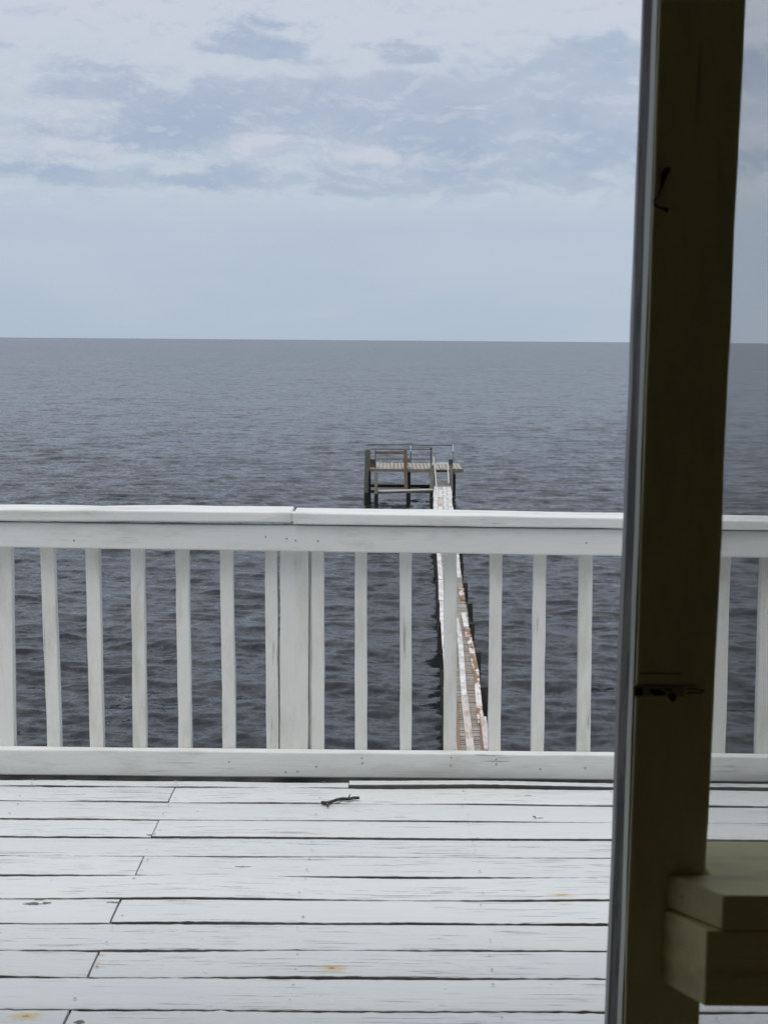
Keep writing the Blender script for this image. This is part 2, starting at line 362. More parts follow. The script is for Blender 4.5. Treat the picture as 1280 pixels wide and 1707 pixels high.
# ------------------------------------------------------------------ deck
RAIL_Y = 4.34
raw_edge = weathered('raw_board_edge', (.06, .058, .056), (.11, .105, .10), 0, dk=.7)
def build_deck():
    # seams read between boards, as (y at photo x=0, y at photo x=1015, width in m)
    seams = [(1309, 1316, .006), (1334.5, 1342.5, .0045), (1363.8, 1369.6, .006), (1393, 1399.4, .0045), (1425, 1430, .005), (1457.5, 1463.2, .0055),
             (1496.6, 1500.8, .008), (1537.2, 1540.6, .005), (1582.5, 1584.4, .010), (1627.4, 1631.2, .008), (1681.7, 1685.9, .0085)]
    XL, XR = -3.4, 3.6
    lines = []
    for a, b, g in seams:
        p = PZ(0, a, 0); q = PZ(1015, b, 0); s = (q.y - p.y) / (q.x - p.x)
        lines.append((p.y - s * p.x, s, g))
    p = PZ(0, 1299.0, 0); q = PZ(1015, 1308.0, 0); s = (q.y - p.y) / (q.x - p.x)
    front = [(p.y - s * p.x, s, .004)] + lines
    last = lines[-1]
    y = last[0]
    while y > 1.95: y -= .146; front.append((y, last[1], .006))
    me_v = []; me_f = []; bt = []
    NS = 420
    def sm_noise(n, f):
        ks = [(rng.uniform(.3, f), rng.uniform(0, 6.28), rng.normal(0, 1)) for _ in range(14)]
        t = np.linspace(0, 7, n); return sum(a * np.sin(k * t * 2 + p) for k, p, a in ks) / 3.7
    def board(x0, x1, la, lb, z0=0.0, lift=0.0):
        n = max(8, int(NS * (x1 - x0) / 7)); xs = np.linspace(x0, x1, n)
        ga, gb = la[2] * .5 + .0032, lb[2] * .5 + .0032
        ya = la[0] + la[1] * xs - ga / 2 + (sm_noise(n, 160) * .0008 + np.maximum(sm_noise(n, 60) - .9, 0) * .003) * (ga / .005)      # far edge
        yb = lb[0] + lb[1] * xs + gb / 2 + sm_noise(n, 90) * .0009 * (gb / .005)      # near edge
        zt = z0 + sm_noise(n, 4) * .0012; cup = rng.normal(0, .0012); tilt = rng.normal(0, .0008)
        b0 = len(me_v); rnd = (rng.random(), rng.random(), rng.random())
        for i, x in enumerate(xs):
            A, B = yb[i], ya[i]; wdt = B - A; z = zt[i] + lift * (i / n)
            prof = [(A, z - .034), (A, z - .006 - tilt), (A + .0018, z - .0016 - tilt), (A + .006, z - tilt), (A + wdt * .3, z + cup * .7), (A + wdt * .5, z + cup), (A + wdt * .7, z + cup * .7),
                    (B - .006, z + tilt), (B - .0018, z - .0016 + tilt), (B, z - .006 + tilt), (B, z - .034)]
            for yy, zz in prof: me_v.append((x, yy, zz)); bt.append(rnd)
        m_ = 11
        for i in range(n - 1):
            for k in range(m_):
                k2 = (k + 1) % m_
                me_f.append((b0 + i * m_ + k, b0 + (i + 1) * m_ + k, b0 + (i + 1) * m_ + k2, b0 + i * m_ + k2))
        me_f.append(tuple(b0 + k for k in range(m_))); me_f.append(tuple(b0 + (n - 1) * m_ + k for k in range(m_))[::-1])
    JX = -.588
    for i in range(len(front) - 1):
        la, lb = front[i], front[i + 1]
        if i == 0:                          # narrow strip against the railing; its right piece rides up
            xs = PZ(582, 1303, 0).x
            board(XL, xs - .001, la, lb, 0.0); board(xs + .001, XR, la, (lb[0], lb[1], lb[2] + .003), .009)
        elif i % 2 == 1:
            jx = JX + random.uniform(-.006, .006); g = .0016 if i < 7 else .0028
            board(XL, jx - g, la, lb, rng.normal(0, .0010)); board(jx + g, XR, la, lb, rng.normal(0, .0010))
        else: board(XL, XR, la, lb, rng.normal(0, .0010))
    nails = []
    for i in range(len(front) - 1):
        for k in range(-5, 8):
            for f in (.24, .76):
                if rng.random() < .25: continue
                x = JX + .41 * k + rng.normal(0, .006) + (.014 if k == 0 and i % 2 else 0); ya = front[i][0] + front[i][1] * x; yb = front[i + 1][0] + front[i + 1][1] * x
                y = yb + (ya - yb) * f + rng.normal(0, .004); b0 = len(me_v); r = rng.uniform(.0022, .0034)
                for a in range(8): me_v.append((x + r * math.cos(a * .785), y + r * math.sin(a * .785), .0042 if i else .006)); bt.append((0, 0, 0))
                nails.append(len(me_f)); me_f.append(tuple(range(b0, b0 + 8)))
    me = bpy.data.meshes.new('deck'); me.from_pydata(me_v, [], me_f)
    at = me.attributes.new('board', 'FLOAT_VECTOR', 'POINT'); at.data.foreach_set('vector', np.array(bt, dtype=np.float32).ravel())
    bm = bmesh.new(); bm.from_mesh(me); bmesh.ops.recalc_face_normals(bm, faces=bm.faces); bm.to_mesh(me); bm.free()
    for p in me.polygons: p.use_smooth = True
    o = bpy.data.objects.new('deck', me); col.objects.link(o); me.materials.append(deck_m); me.materials.append(raw_edge); me.materials.append(Mat('deck_nail').fin((.30, .28, .26), .7))
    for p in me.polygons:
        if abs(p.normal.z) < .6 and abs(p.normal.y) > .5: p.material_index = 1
    for k in nails: me.polygons[k].material_index = 2
    me.set_sharp_from_angle(angle=R(50))
    tag(o, kind='structure')
    und = MB()
    for k in range(-7, 11): und.box(JX + .41 * k - .019, JX + .41 * k + .019, 1.9, RAIL_Y + .05, -.23, -.037)
    und.box(XL, XR, RAIL_Y + .135, RAIL_Y + .17, -.25, -.004)
    und.box(XL, XR, RAIL_Y + .051, RAIL_Y + .134, -.2, -.03)
    u = und.build('deck_frame', weathered('joist_wood', (.035, .033, .03), (.06, .055, .05), 1)); tag(u, kind='structure')
build_deck()

# ------------------------------------------------------------------ railing
def build_railing():
    Y0 = RAIL_Y
    rt = empty('deck_railing', (0, Y0, 0), 'white painted wooden railing with square balusters along the far edge of the deck', 'railing')
    def rail_y(px, a, b): return a + (b - a) * px / 1020.0        # image line
    XA, XB = -3.3, 3.5
    def slab(name, top, bot, y0, y1, x0, x1, mat, bev=.004, cuts=3, jit=.0006):
        # top / bot : (z at x=0, slope)
        zt = lambda x: top[0] + top[1] * x; zb = lambda x: bot[0] + bot[1] * x
        mb = MB(); mb.hexa([(x0, y0, zb(x0)), (x1, y0, zb(x1)), (x1, y1, zb(x1)), (x0, y1, zb(x0)), (x0, y0, zt(x0)), (x1, y0, zt(x1)), (x1, y1, zt(x1)), (x0, y1, zt(x0))])
        return mb.build(name, mat, rt, bevel=bev, cuts=cuts, jit=jit)
    def fit(p0, p1, Y):
        a = PY(*p0, Y); b = PY(*p1, Y); s = (b.z - a.z) / (b.x - a.x); return (a.z - s * a.x, s)
    Yf = Y0                       # camera-side face of the two rails
    # bottom rail
    slab('bottom_rail', fit((0, 1249), (1020, 1259), Yf), fit((0, 1292), (1020, 1301.5), Yf), Yf, Yf + .038, XA, XB, white_x)
    # upper rail on edge
    up_t = fit((0, 870.5), (1033, 882.8), Yf); up_b = fit((0, 912.5), (1033, 926.6), Yf)
    slab('top_rail', up_t, up_b, Yf, Yf + .038, XA, XB, white_x)
    # cap boards; they meet in a split, mitred joint
    Yc = Yf - .010
    lt = fit((0, 850), (480, 853), Yc); lb = fit((0, 868.3), (480, 871.0), Yc)
    rt_ = fit((500, 855), (1033, 864), Yc); rb = fit((500, 874.3), (1033, 881.4), Yc)
    xj = PY(488, 860, Yc).x
    slab('cap_board', lt, lb, Yc, Yc + .145, XA, xj - .004, white_x, .004, 3, .0008)
    o = slab('cap_board', (rt_[0], rt_[1]), rb, Yc, Yc + .145, xj + .002, XB, white_x, .004, 3, .0008)
    # splintered end of the left-hand board
    e = MB(); a = PY(478, 862, Yc)
    e.hexa([(xj - .006, Yc + .002, a.z - .012), (xj + .024, Yc + .010, a.z - .018), (xj + .024, Yc + .05, a.z - .018), (xj - .006, Yc + .05, a.z - .012),
            (xj - .03, Yc + .002, a.z + .010), (xj + .004, Yc + .010, a.z + .012), (xj + .004, Yc + .05, a.z + .012), (xj - .03, Yc + .05, a.z + .010)])
    e.build('splintered_end', white_x, rt, bevel=.002)
    # balusters: (centre x at y=915, centre x at y=1247, width px)
    bal = [(7, 11.5, 26), (78.5, 90.5, 23), (154, 161, 23.5), (229, 233, 22), (303, 308.5, 22), (377, 382, 22), (452, 454.5, 21), (529.5, 530, 21), (601, 602, 20.5), (676, 676.5, 20),
           (751, 750, 21), (827, 824, 21), (900.5, 896, 21.5), (977, 973, 22), (1054, 1049, 22), (1130, 1124, 22), (1206, 1197.5, 24), (1282, 1271, 24)]
    Yb = Yf + .0385; th = .036
    for i in range(1, 14): bal.append((1282 + i * 76, 1271 + i * 75, 22))
    for i in range(1, 16): bal.insert(0, (7 - i * 75, 11.5 - i * 74, 23))
    for (a, b, wpx) in bal:
        p = PY(a, 915, Yb); q = PY(b, 1247, Yb); hw = wpx / F_PX * Yb / 2
        s = (p.x - q.x) / (p.z - q.z)
        zt = up_t[0] + up_t[1] * p.x - .012; zb = .012
        xt = q.x + (zt - q.z) * s; xb = q.x + (zb - q.z) * s; tw = random.uniform(-.0015, .0015)
        mb = MB().hexa([(xb - hw, Yb + tw, zb), (xb + hw, Yb - tw, zb), (xb + hw, Yb + th, zb), (xb - hw, Yb + th, zb),
                        (xt - hw, Yb, zt), (xt + hw, Yb, zt), (xt + hw, Yb + th, zt), (xt - hw, Yb + th, zt)])
        mb.build('baluster', white_z, rt, bevel=.003, cuts=2, jit=.0006)
    # posts
    def post(pxl, pxr):
        Yp = Yf + .0385; a = PY(pxl, 1080, Yp).x; b = PY(pxr, 1080, Yp).x; zt = up_t[0] + up_t[1] * a - .006
        MB().box(a, b, Yp + .0, Yp + .085, .004, zt).build('post', white_z, rt, bevel=.004, cuts=2, jit=.0005)
        MB().box(b + .0035, b + .012, Yp + .012, Yp + .05, .006, zt - .01).build('post_strip', white_z, rt, bevel=.002)
    post(467, 514.5)
    post(467 - 1250, 514.5 - 1250); post(467 + 1240, 514.5 + 1240)
    # nail heads
    nail = Mat('nail_head').fin((.25, .25, .24), .6)
    for (px, py) in ((443, 895), (478, 898), (493, 901), (530, 902), (124, 901), (476, 1287), (496, 1286), (527, 1278), (603, 1264), (604, 1272), (751, 1276), (752, 1263), (827, 1266), (827, 1274), (900, 1282), (975, 1280), (977, 905), (382, 1270)):
        p = PY(px, py, Yf - .0008); MB().tube([p, p + Vector((0, .002, 0))], .0026, 8).build('nail_head', nail, rt)
build_railing()

# ------------------------------------------------------------------ twig
def build_twig():
    pix = [(537, 1338), (545, 1339), (553, 1336.5), (562, 1333), (571, 1331.5), (580, 1332), (590, 1330), (598, 1330)]
    pts = [PZ(x, y, .006 + .003 * (i % 2)) for i, (x, y) in enumerate(pix)]
    M = Mat('twig_bark'); g = M.noise((160, 160, 160), 4, .6)
    mt = M.fin(M.mix(M.mr(g, .4, .65), (.025, .021, .02), (.10, .09, .085)), .9, g, .002, .8)
    rr = [.0052, .0056, .0042, .0045, .0048, .0046, .0042, .0040]
    o = MB().tube(pts, rr, 9).tube([pts[1], pts[1] + Vector((.004, -.022, -.002))], [.0038, .0022], 6).tube([pts[5], pts[5] + Vector((.006, .02, .008))], [.003, .0012], 6).build('twig', mt, smooth=True)
    tag(o, 'short crooked dark brown twig lying on the white deck boards below the railing', 'twig')
    p = PZ(893, 1364, .002); q = PZ(888, 1360.5, .003)
    o = MB().tube([q, (q + p) / 2 + Vector((.002, 0, .001)), p], [.0014, .0016, .001], 6).build('splinter', mt)
    tag(o, 'tiny dark splinter of wood near the right of the deck boards, smaller than the twig', 'splinter')
build_twig()

# ------------------------------------------------------------------ pier
WALK = CAM_Z - 7.6
def interp(tab, y):
    ys = [t[0] for t in tab]
    return float(np.interp(y, ys, [t[1] for t in tab]))
grey_x = weathered('weathered_slat', (.28, .26, .24), (.42, .40, .38), 0, dark=(.10, .08, .07), dk=.5, patch=(.28, .20, .15), pamt=.4, psc=1.1)
white_y = weathered('peeling_white_board', (.62, .61, .60), (.74, .73, .72), 1, dark=(.30, .27, .25), dk=.35, patch=(.30, .275, .25), pamt=.45, psc=2.4)
rust_y = weathered('peeling_brown_board', (.70, .67, .64), (.60, .56, .53), 1, dark=(.35, .26, .2), dk=.3, patch=(.25, .15, .09), pamt=1.0, psc=2.1)
tan_y = weathered('worn_tan_board', (.46, .42, .38), (.36, .29, .23), 1, dark=(.22, .15, .1), dk=.4, patch=(.62, .6, .58), pamt=.5, psc=1.8)
brown_y = weathered('brown_stringer', (.27, .17, .11), (.22, .14, .10), 1, dark=(.10, .06, .04), dk=.5)
pile_m = weathered('wet_pile', (.030, .027, .025), (.055, .05, .045), 2, dark=(.008, .008, .008), dk=.8)
foot_m = weathered('wet_foot', (.012, .012, .011), (.022, .021, .02), 2, dark=(.006, .006, .006), dk=.8, rough=.5)
def build_pier():
    pr = empty('pier_walkway', PZ(770, 1000, WALK) - Vector((0, 0, 0)), 'long narrow weathered wooden pier walkway running out over the water', 'pier')
    Lt = [(809, 724), (850, 722), (925, 729), (1000, 733), (1060, 737), (1090, 740), (1250, 747), (1600, 757)]
    Rt = [(809, 750.5), (850, 754), (925, 763.5), (1000, 775.5), (1050, 783), (1086, 791), (1130, 797), (1200, 806), (1250, 811), (1600, 855)]
    def y_of(D): # image row of the walkway plane at depth D (about)
        a = math.atan(7.6 / D) - PITCH; return 853.5 + math.tan(a) * F_PX
    def edge(tab, D): py = y_of(D); return PZ(interp(tab, py), py, WALK).x
    D0, D1 = 15.0, 79.6
    # side stringers
    for tab, sgn in ((Lt, 1), (Rt, -1)):
        st = MB(); D = D0
        while D < D1 - .5:
            E = min(D + 3.6, D1); a = edge(tab, D) + sgn * .10; b = edge(tab, E) + sgn * .10
            st.bar((a, D, WALK - .13), (b, E, WALK - .13), .045, .18); D = E
        st.build('stringer', pile_m, pr)
    # cross slats
    sl = MB(); D = D0
    while D < 68:
        a = edge(Lt, D) + random.uniform(-.02, .03); b = edge(Rt, D) + random.uniform(-.03, .02)
        dz = random.uniform(-.006, .006); wdt = random.uniform(.085, .115)
        sl.box(a, b, D, D + wdt, WALK - .04 + dz, WALK + dz); D += .145
    sl.build('slats', grey_x, pr)
    # lengthwise boards at the far end
    D = 66.5; k = 0
    while D < D1 - .2:
        E = min(D + random.uniform(3.2, 4.2), D1); 
        if D1 - E < 1: E = D1
        a0, b0, a1, b1 = edge(Lt, D), edge(Rt, D), edge(Lt, E), edge(Rt, E)
        for i in range(4):
            u0 = i / 4 + .008; u1 = (i + 1) / 4 - .008; j = random.uniform(-.10, .08) if i in (0, 3) else 0
            e = random.uniform(-.03, .03)
            f = MB(); sx = -abs(j) * .5 if i == 0 else 0; ex = abs(j) * .5 if i == 3 else 0
            dz = random.uniform(.0, .012)
            f.hexa([(a0 + (b0 - a0) * u0 + sx, D + .03, WALK + dz), (a0 + (b0 - a0) * u1 + ex, D + .03, WALK + dz), (a1 + (b1 - a1) * u1 + ex, E + e - .02, WALK + dz), (a1 + (b1 - a1) * u0 + sx, E + e - .02, WALK + dz),
                    (a0 + (b0 - a0) * u0 + sx, D + .03, WALK + .04 + dz), (a0 + (b0 - a0) * u1 + ex, D + .03, WALK + .04 + dz), (a1 + (b1 - a1) * u1 + ex, E + e - .02, WALK + .04 + dz), (a1 + (b1 - a1) * u0 + sx, E + e - .02, WALK + .04 + dz)])
            f.build('plank', tan_y if (i == 1 and k % 2) else white_y, pr)
        D = E; k += 1
    # runners laid lengthwise over the slats, given by image line ends (centre x, y) and real width
    def runner(x0, y0, x1, y1, wd, mat, name='runner_board', z=.0):
        p = PZ(x0, y0, WALK + .05); q = PZ(x1, y1, WALK + .05); g = .004
        p.z = q.z = WALK + .028 + z
        MB().bar(p, q + (p - q).normalized() * g, wd, .04).build(name, mat, pr)
    # left white runner
    for (a, b, c_, d, mt) in ((732.5, 1000, 731.5, 966, white_y), (731.5, 965, 729.5, 939, white_y), (734.5, 1034, 734, 1002, white_y), (739, 1079, 736, 1035, white_y), (744, 1150, 740, 1080, white_y), (752, 1250, 745, 1151, tan_y), (757, 1420, 752, 1251, tan_y), (729.5, 938, 727, 905, white_y), (727, 904, 725.5, 868, white_y)):
        runner(a + 3, b, c_ + 3, d, .15, mt)
    # middle runner
    runner(773.5, 1159, 766.5, 1062, .125, white_y); runner(766.5, 1061, 761, 1030, .11, white_y)
    runner(784.5, 1252, 774, 1160, .145, tan_y); runner(800, 1420, 784.5, 1253, .145, tan_y)
    # right peeling runner
    runner(801, 1204, 793.5, 1120, .12, rust_y); runner(793.5, 1119, 785.5, 1080, .13, rust_y); runner(785.5, 1079, 776.5, 1046, .125, rust_y)
    runner(777, 1044, 772.5, 1021, .13, white_y); runner(771.5, 999, 766.5, 979, .13, rust_y); runner(765, 962, 762, 925, .13, white_y); runner(762, 924, 757, 885, .13, white_y)
    runner(804.5, 1252, 797.5, 1160, .05, brown_y, 'brown_strip', -.011); runner(763.5, 1252, 761, 1165, .07, brown_y, 'brown_strip', -.011)
    # leaning board at the near right
    p = PZ(812, 1252, WALK + .05); q = PZ(806, 1198, WALK + .05)
    MB().bar(p + Vector((0, 0, .03)), q + Vector((-.01, 0, .03)), .12, .035).build('loose_board', tan_y, pr)
    # piles and caps
    caps = MB()
    def pile(D, side, r=.11, up=.02, cross=False):
        x = edge(Lt, D) + r * .25 if side < 0 else edge(Rt, D) + r * .45
        x += random.uniform(-.02, .02); t = random.uniform(-.05, .05); zt = WALK + up
        MB().tube([(x + t, D, WZ - 1.2), (x + t * .5, D, (WZ + zt) / 2), (x, D, zt)], [r * 1.12, r * 1.02, r * .95], 12).build('pile', pile_m, pr)
    for D in (18.5, 22, 25.6, 29.4, 33.2, 36.9, 40.9, 44.0, 47.8, 51.8, 55.6, 59.5, 63.4, 67.2, 71.0, 74.9):
        pile(D + random.uniform(-.2, .2), 1, random.uniform(.10, .13), random.uniform(-.04, .05))
    for D in (20, 24, 27.6, 31.5, 35.0, 37.3, 41.6, 44.8, 48.4, 52.2, 56, 59.8, 63.6, 67.4, 71.2, 75):
        pile(D + random.uniform(-.3, .3), -1, random.uniform(.10, .13), random.uniform(-.05, .04))
    for D in np.arange(18.5, 79, 3.75):
        a, b = edge(Lt, D), edge(Rt, D)
        MB().box(a - .07, b + .07, D - .02, D + .12, WALK - .30, WALK - .12).build('cross_beam', pile_m, pr)
    # ends of beams poking out near the platform
    for (x0, x1, y) in ((717, 724, 840.5), (716, 724, 830), (750, 757, 829), (750, 760, 841), (700, 720, 848)):
        p = PZ(x0, y, WALK + .01); q = PZ(x1, y, WALK + .01)
        MB().box(p.x, q.x, p.y, p.y + .12, WALK - (.12 if x0 != 700 else .42), WALK + .02 - (0 if x0 != 700 else .35)).build('beam_end', pile_m, pr)
build_pier()

# ------------------------------------------------------------------ platform
def build_platform():
    FY, BY = 80.0, 84.0
    DZ = PY(700, 782, FY).z                        # platform deck level
    pf = empty('fishing_platform', Vector((PY(690, 840, FY).x, FY, WZ)), 'raised weathered wooden platform on piles at the end of the pier', 'platform')
    brown = weathered('platform_brown', (.15, .115, .09), (.21, .165, .135), 0, dark=(.06, .04, .03), dk=.5)
    brownz = weathered('post_brown', (.15, .10, .075), (.20, .15, .12), 2, dark=(.06, .04, .03), dk=.5)
    green = weathered('green_pile', (.09, .12, .09), (.13, .14, .11), 2, dark=(.03, .035, .03), dk=.6)
    greyz = weathered('grey_post', (.20, .20, .16), (.27, .26, .22), 2, dark=(.07, .07, .055), dk=.5)
    plank = weathered('platform_plank', (.30, .28, .24), (.40, .37, .33), 1, dark=(.14, .12, .1), dk=.45)
    pale = weathered('pale_board', (.50, .48, .44), (.60, .58, .54), 0, dark=(.25, .22, .2), dk=.3)
    metal = Mat('rail_metal').fin((.04, .042, .05), .7); wmet = Mat('white_pipe').fin((.72, .75, .8), .4)
    X = lambda px, Y=FY: PY(px, 800, Y).x
    Z = lambda py, px=690, Y=FY: PY(px, py, Y).z
    # planks (depthwise) as one slatted floor
    fl = MB(); x = X(614); xe = X(772)
    while x < xe - .1:
        fl.box(x, x + .165, FY + random.uniform(0, .05), BY + random.uniform(-.35, .1), DZ - .05, DZ + random.uniform(-.01, .02)); x += .19 + random.uniform(0, .015)
    fl.build('plank_floor', plank, pf)
    def beam(px0, px1, py0, py1, Y, th, mat, name):
        a = PY(px0, py0, Y); b = PY(px1, py1, Y)
        MB().box(a.x, b.x, Y, Y + th, b.z, a.z).build(name, mat, pf, bevel=.01)
    beam(614, 723, 781.5, 787, FY - .06, .055, brown, 'front_beam')
    beam(752, 772, 781.5, 787.5, FY - .06, .055, brown, 'front_beam')
    beam(727, 752, 784, 787, FY + .3, .08, pile_m, 'inner_beam')
    MB().box(X(614), X(771), BY - .1, BY, DZ - .22, DZ - .06).build('back_beam', pile_m, pf)
    for px in (612, 676, 722, 753): MB().box(X(px, 82) - .06, X(px, 82) + .06, FY + .01, BY - .1, DZ - .25, DZ - .055).build('joist', brown, pf)
    def post(px, top, Y, wd, mat, bot=None, lean=0, round_=False, name='pile'):
        z1 = PY(px, top, Y).z; z0 = WZ - 1.2 if bot is None else PY(px, bot, Y).z; x = PY(px, top, Y).x
        if round_: MB().tube([(x + lean, Y, z0), (x, Y, z1)], [wd * .55, wd * .5], 12).build(name, mat, pf)
        else: MB().bar((x + lean, Y, z0), (x, Y, z1), wd, wd).build(name, mat, pf, bevel=.01)
    def wet(px, Y, wd, lean=0, top=None):      # dark waterline sleeve belongs to the pile
        pass
    post(612, 750, FY - .3, .23, green, lean=-.06, round_=True)      # tall corner pile, front left
    post(614.8, 749, FY + .3, .15, brownz, bot=790, lean=.02); post(615, 785, FY + .2, .20, foot_m, lean=.02)
    post(614, 790, BY - .4, .16, pile_m, round_=True)
    post(627, 786, FY - .9, .16, greyz, lean=.0, round_=True)
    post(675.5, 749, FY - .12, .19, brownz, bot=817, lean=.06, name='brown_post')
    post(681, 787, FY + 1.2, .22, foot_m, round_=True)
    post(680.5, 820, FY + .3, .2, pile_m, round_=True)
    post(720, 775, FY - .05, .20, greyz, bot=815, name='grey_post')
    post(719, 812, FY + .1, .17, pile_m, round_=True)
    post(751.5, 767, FY - .1, .18, greyz, lean=.07, name='grey_post')
    post(757, 790, BY - .4, .16, pile_m, round_=True)
    post(722, 790, BY - .4, .16, pile_m, round_=True)
    # wet dark feet of the front piles
    for (px, Y, wd) in ((611, FY - .3, .27), (627, FY - .9, .20), (753.2, FY - .1, .19)):
        x = PY(px, 838, Y).x; MB().tube([(x, Y, WZ - .3), (x, Y, WZ + .62)], [wd * .56, wd * .52], 12).build('barnacle_foot', foot_m, pf)
    # low beams and the low plank
    a = PY(617, 807.5, 82.6); b = PY(719, 814.5, 82.6); MB().box(a.x, b.x, 82.6, 82.8, b.z, a.z).build('low_back_beam', foot_m, pf)
    a = PY(617, 817, 81.4); b = PY(627, 822, 81.4); MB().box(a.x, X(720, 81.4), 81.4, 81.5, b.z, a.z).build('low_beam', pile_m, pf)
    a = PY(630, 818.5, FY - .5); b = PY(722, 816, FY - .5); MB().bar(a, b, .45, .05).build('low_plank', pale, pf)
    a = PY(630, 821.5, FY - .65); b = PY(722, 819.8, FY - .65); MB().bar(a, b, .05, .10).build('low_plank_edge', brown, pf)
    a = PY(618, 813.5, 81.8); b = PY(700, 814.5, 81.8); MB().bar(a, b, .3, .05).build('low_plank', pale, pf)
    # wire rails and pipes
    def wire(p0, p1, Y0, Y1, r=.016, mat=metal, name='rail_wire'):
        MB().tube([PY(*p0, Y0), PY(*p1, Y1)], r, 6).build(name, mat, pf)
    wire((614, 741.2), (757, 742.3), BY, BY, .03)
    wire((618, 748.5), (719, 749.3), FY, FY, .028); wire((625, 765), (719, 765.2), FY, FY, .022); wire((675, 758), (719, 758.2), FY, FY, .022)
    wire((614, 741.5), (611, 750), BY, FY, .02)
    wire((625.7, 749), (625.7, 782), FY, FY, .022, metal, 'rail_pipe'); wire((718.7, 748.5), (718.5, 782), FY, FY, .03, metal, 'rail_pipe')
    MB().tube([PY(718.7, 748.5, FY), PY(718.7, 746.3, FY)], [.07, .055], 10).build('pipe_cap', metal, pf)
    wire((684.5, 743), (684.5, 752), BY, BY, .03, wmet, 'white_pipe'); wire((684.5, 752), (684.5, 773), BY, BY, .028, metal, 'rail_pipe')
    wire((755, 740.8), (755, 752), FY + .2, FY + .2, .03, wmet, 'white_pipe'); wire((755, 752), (755, 770), FY + .2, FY + .2, .028, greyz, 'rail_pipe')
    # bench: tall back board, side box and arm
    beam(626.5, 673, 752.2, 757.5, FY + .25, .05, brown, 'bench_back')
    beam(616, 626, 765, 767.5, FY + .5, .7, brown, 'bench_seat'); 
    beam(617, 625, 767.5, 779, FY + .6, .06, brownz, 'bench_side')
    beam(671.5, 684.5, 765.8, 771, FY + .4, .6, brown, 'bench_arm')
    # boxed post head by the steps
    beam(748, 754.5, 766, 774, FY - .25, .25, metal, 'post_box')
    beam(714.5, 719, 787, 796.5, FY - .1, .1, greyz, 'bracket')
    # steps up from the walkway
    st = empty('boarding_ladder', Vector((PY(737, 812, FY - .6).x, FY - .6, WALK)), 'small pale wooden ladder rising from the walkway onto the platform', 'ladder')
    Y0, Y1 = 78.9, 79.9
    MB().bar(PY(727.5, 812.5, Y0), PY(722.3, 761, Y1), .06, .10).build('side_rail', pale, st, bevel=.005)
    MB().bar(PY(724.4, 783, Y1 - .2), PY(723.6, 758, Y1), .07, .07).build('rail_post', greyz, st)
    MB().bar(PY(747.8, 806, Y0 + .2), PY(745.7, 773, Y1), .06, .09).build('side_rail', pale, st, bevel=.005)
    MB().bar(PY(726, 772.5, Y1), PY(750.5, 772.0, Y1), .05, .075).build('handle_bar', wmet, st)
    for i, y in enumerate((794.3, 801.3)):
        a = PY(727, y, Y0 + .6 - .2 * i); b = PY(746.5, y, Y0 + .6 - .2 * i); MB().bar(a, b, .12, .03).build('tread', greyz, st)
    a = PY(728, 804.8, Y0 + .3); b = PY(747, 808.5, Y0 + .3); MB().box(a.x, b.x, Y0 + .3, Y0 + .34, b.z, a.z).build('riser_board', greyz, st)
build_platform()

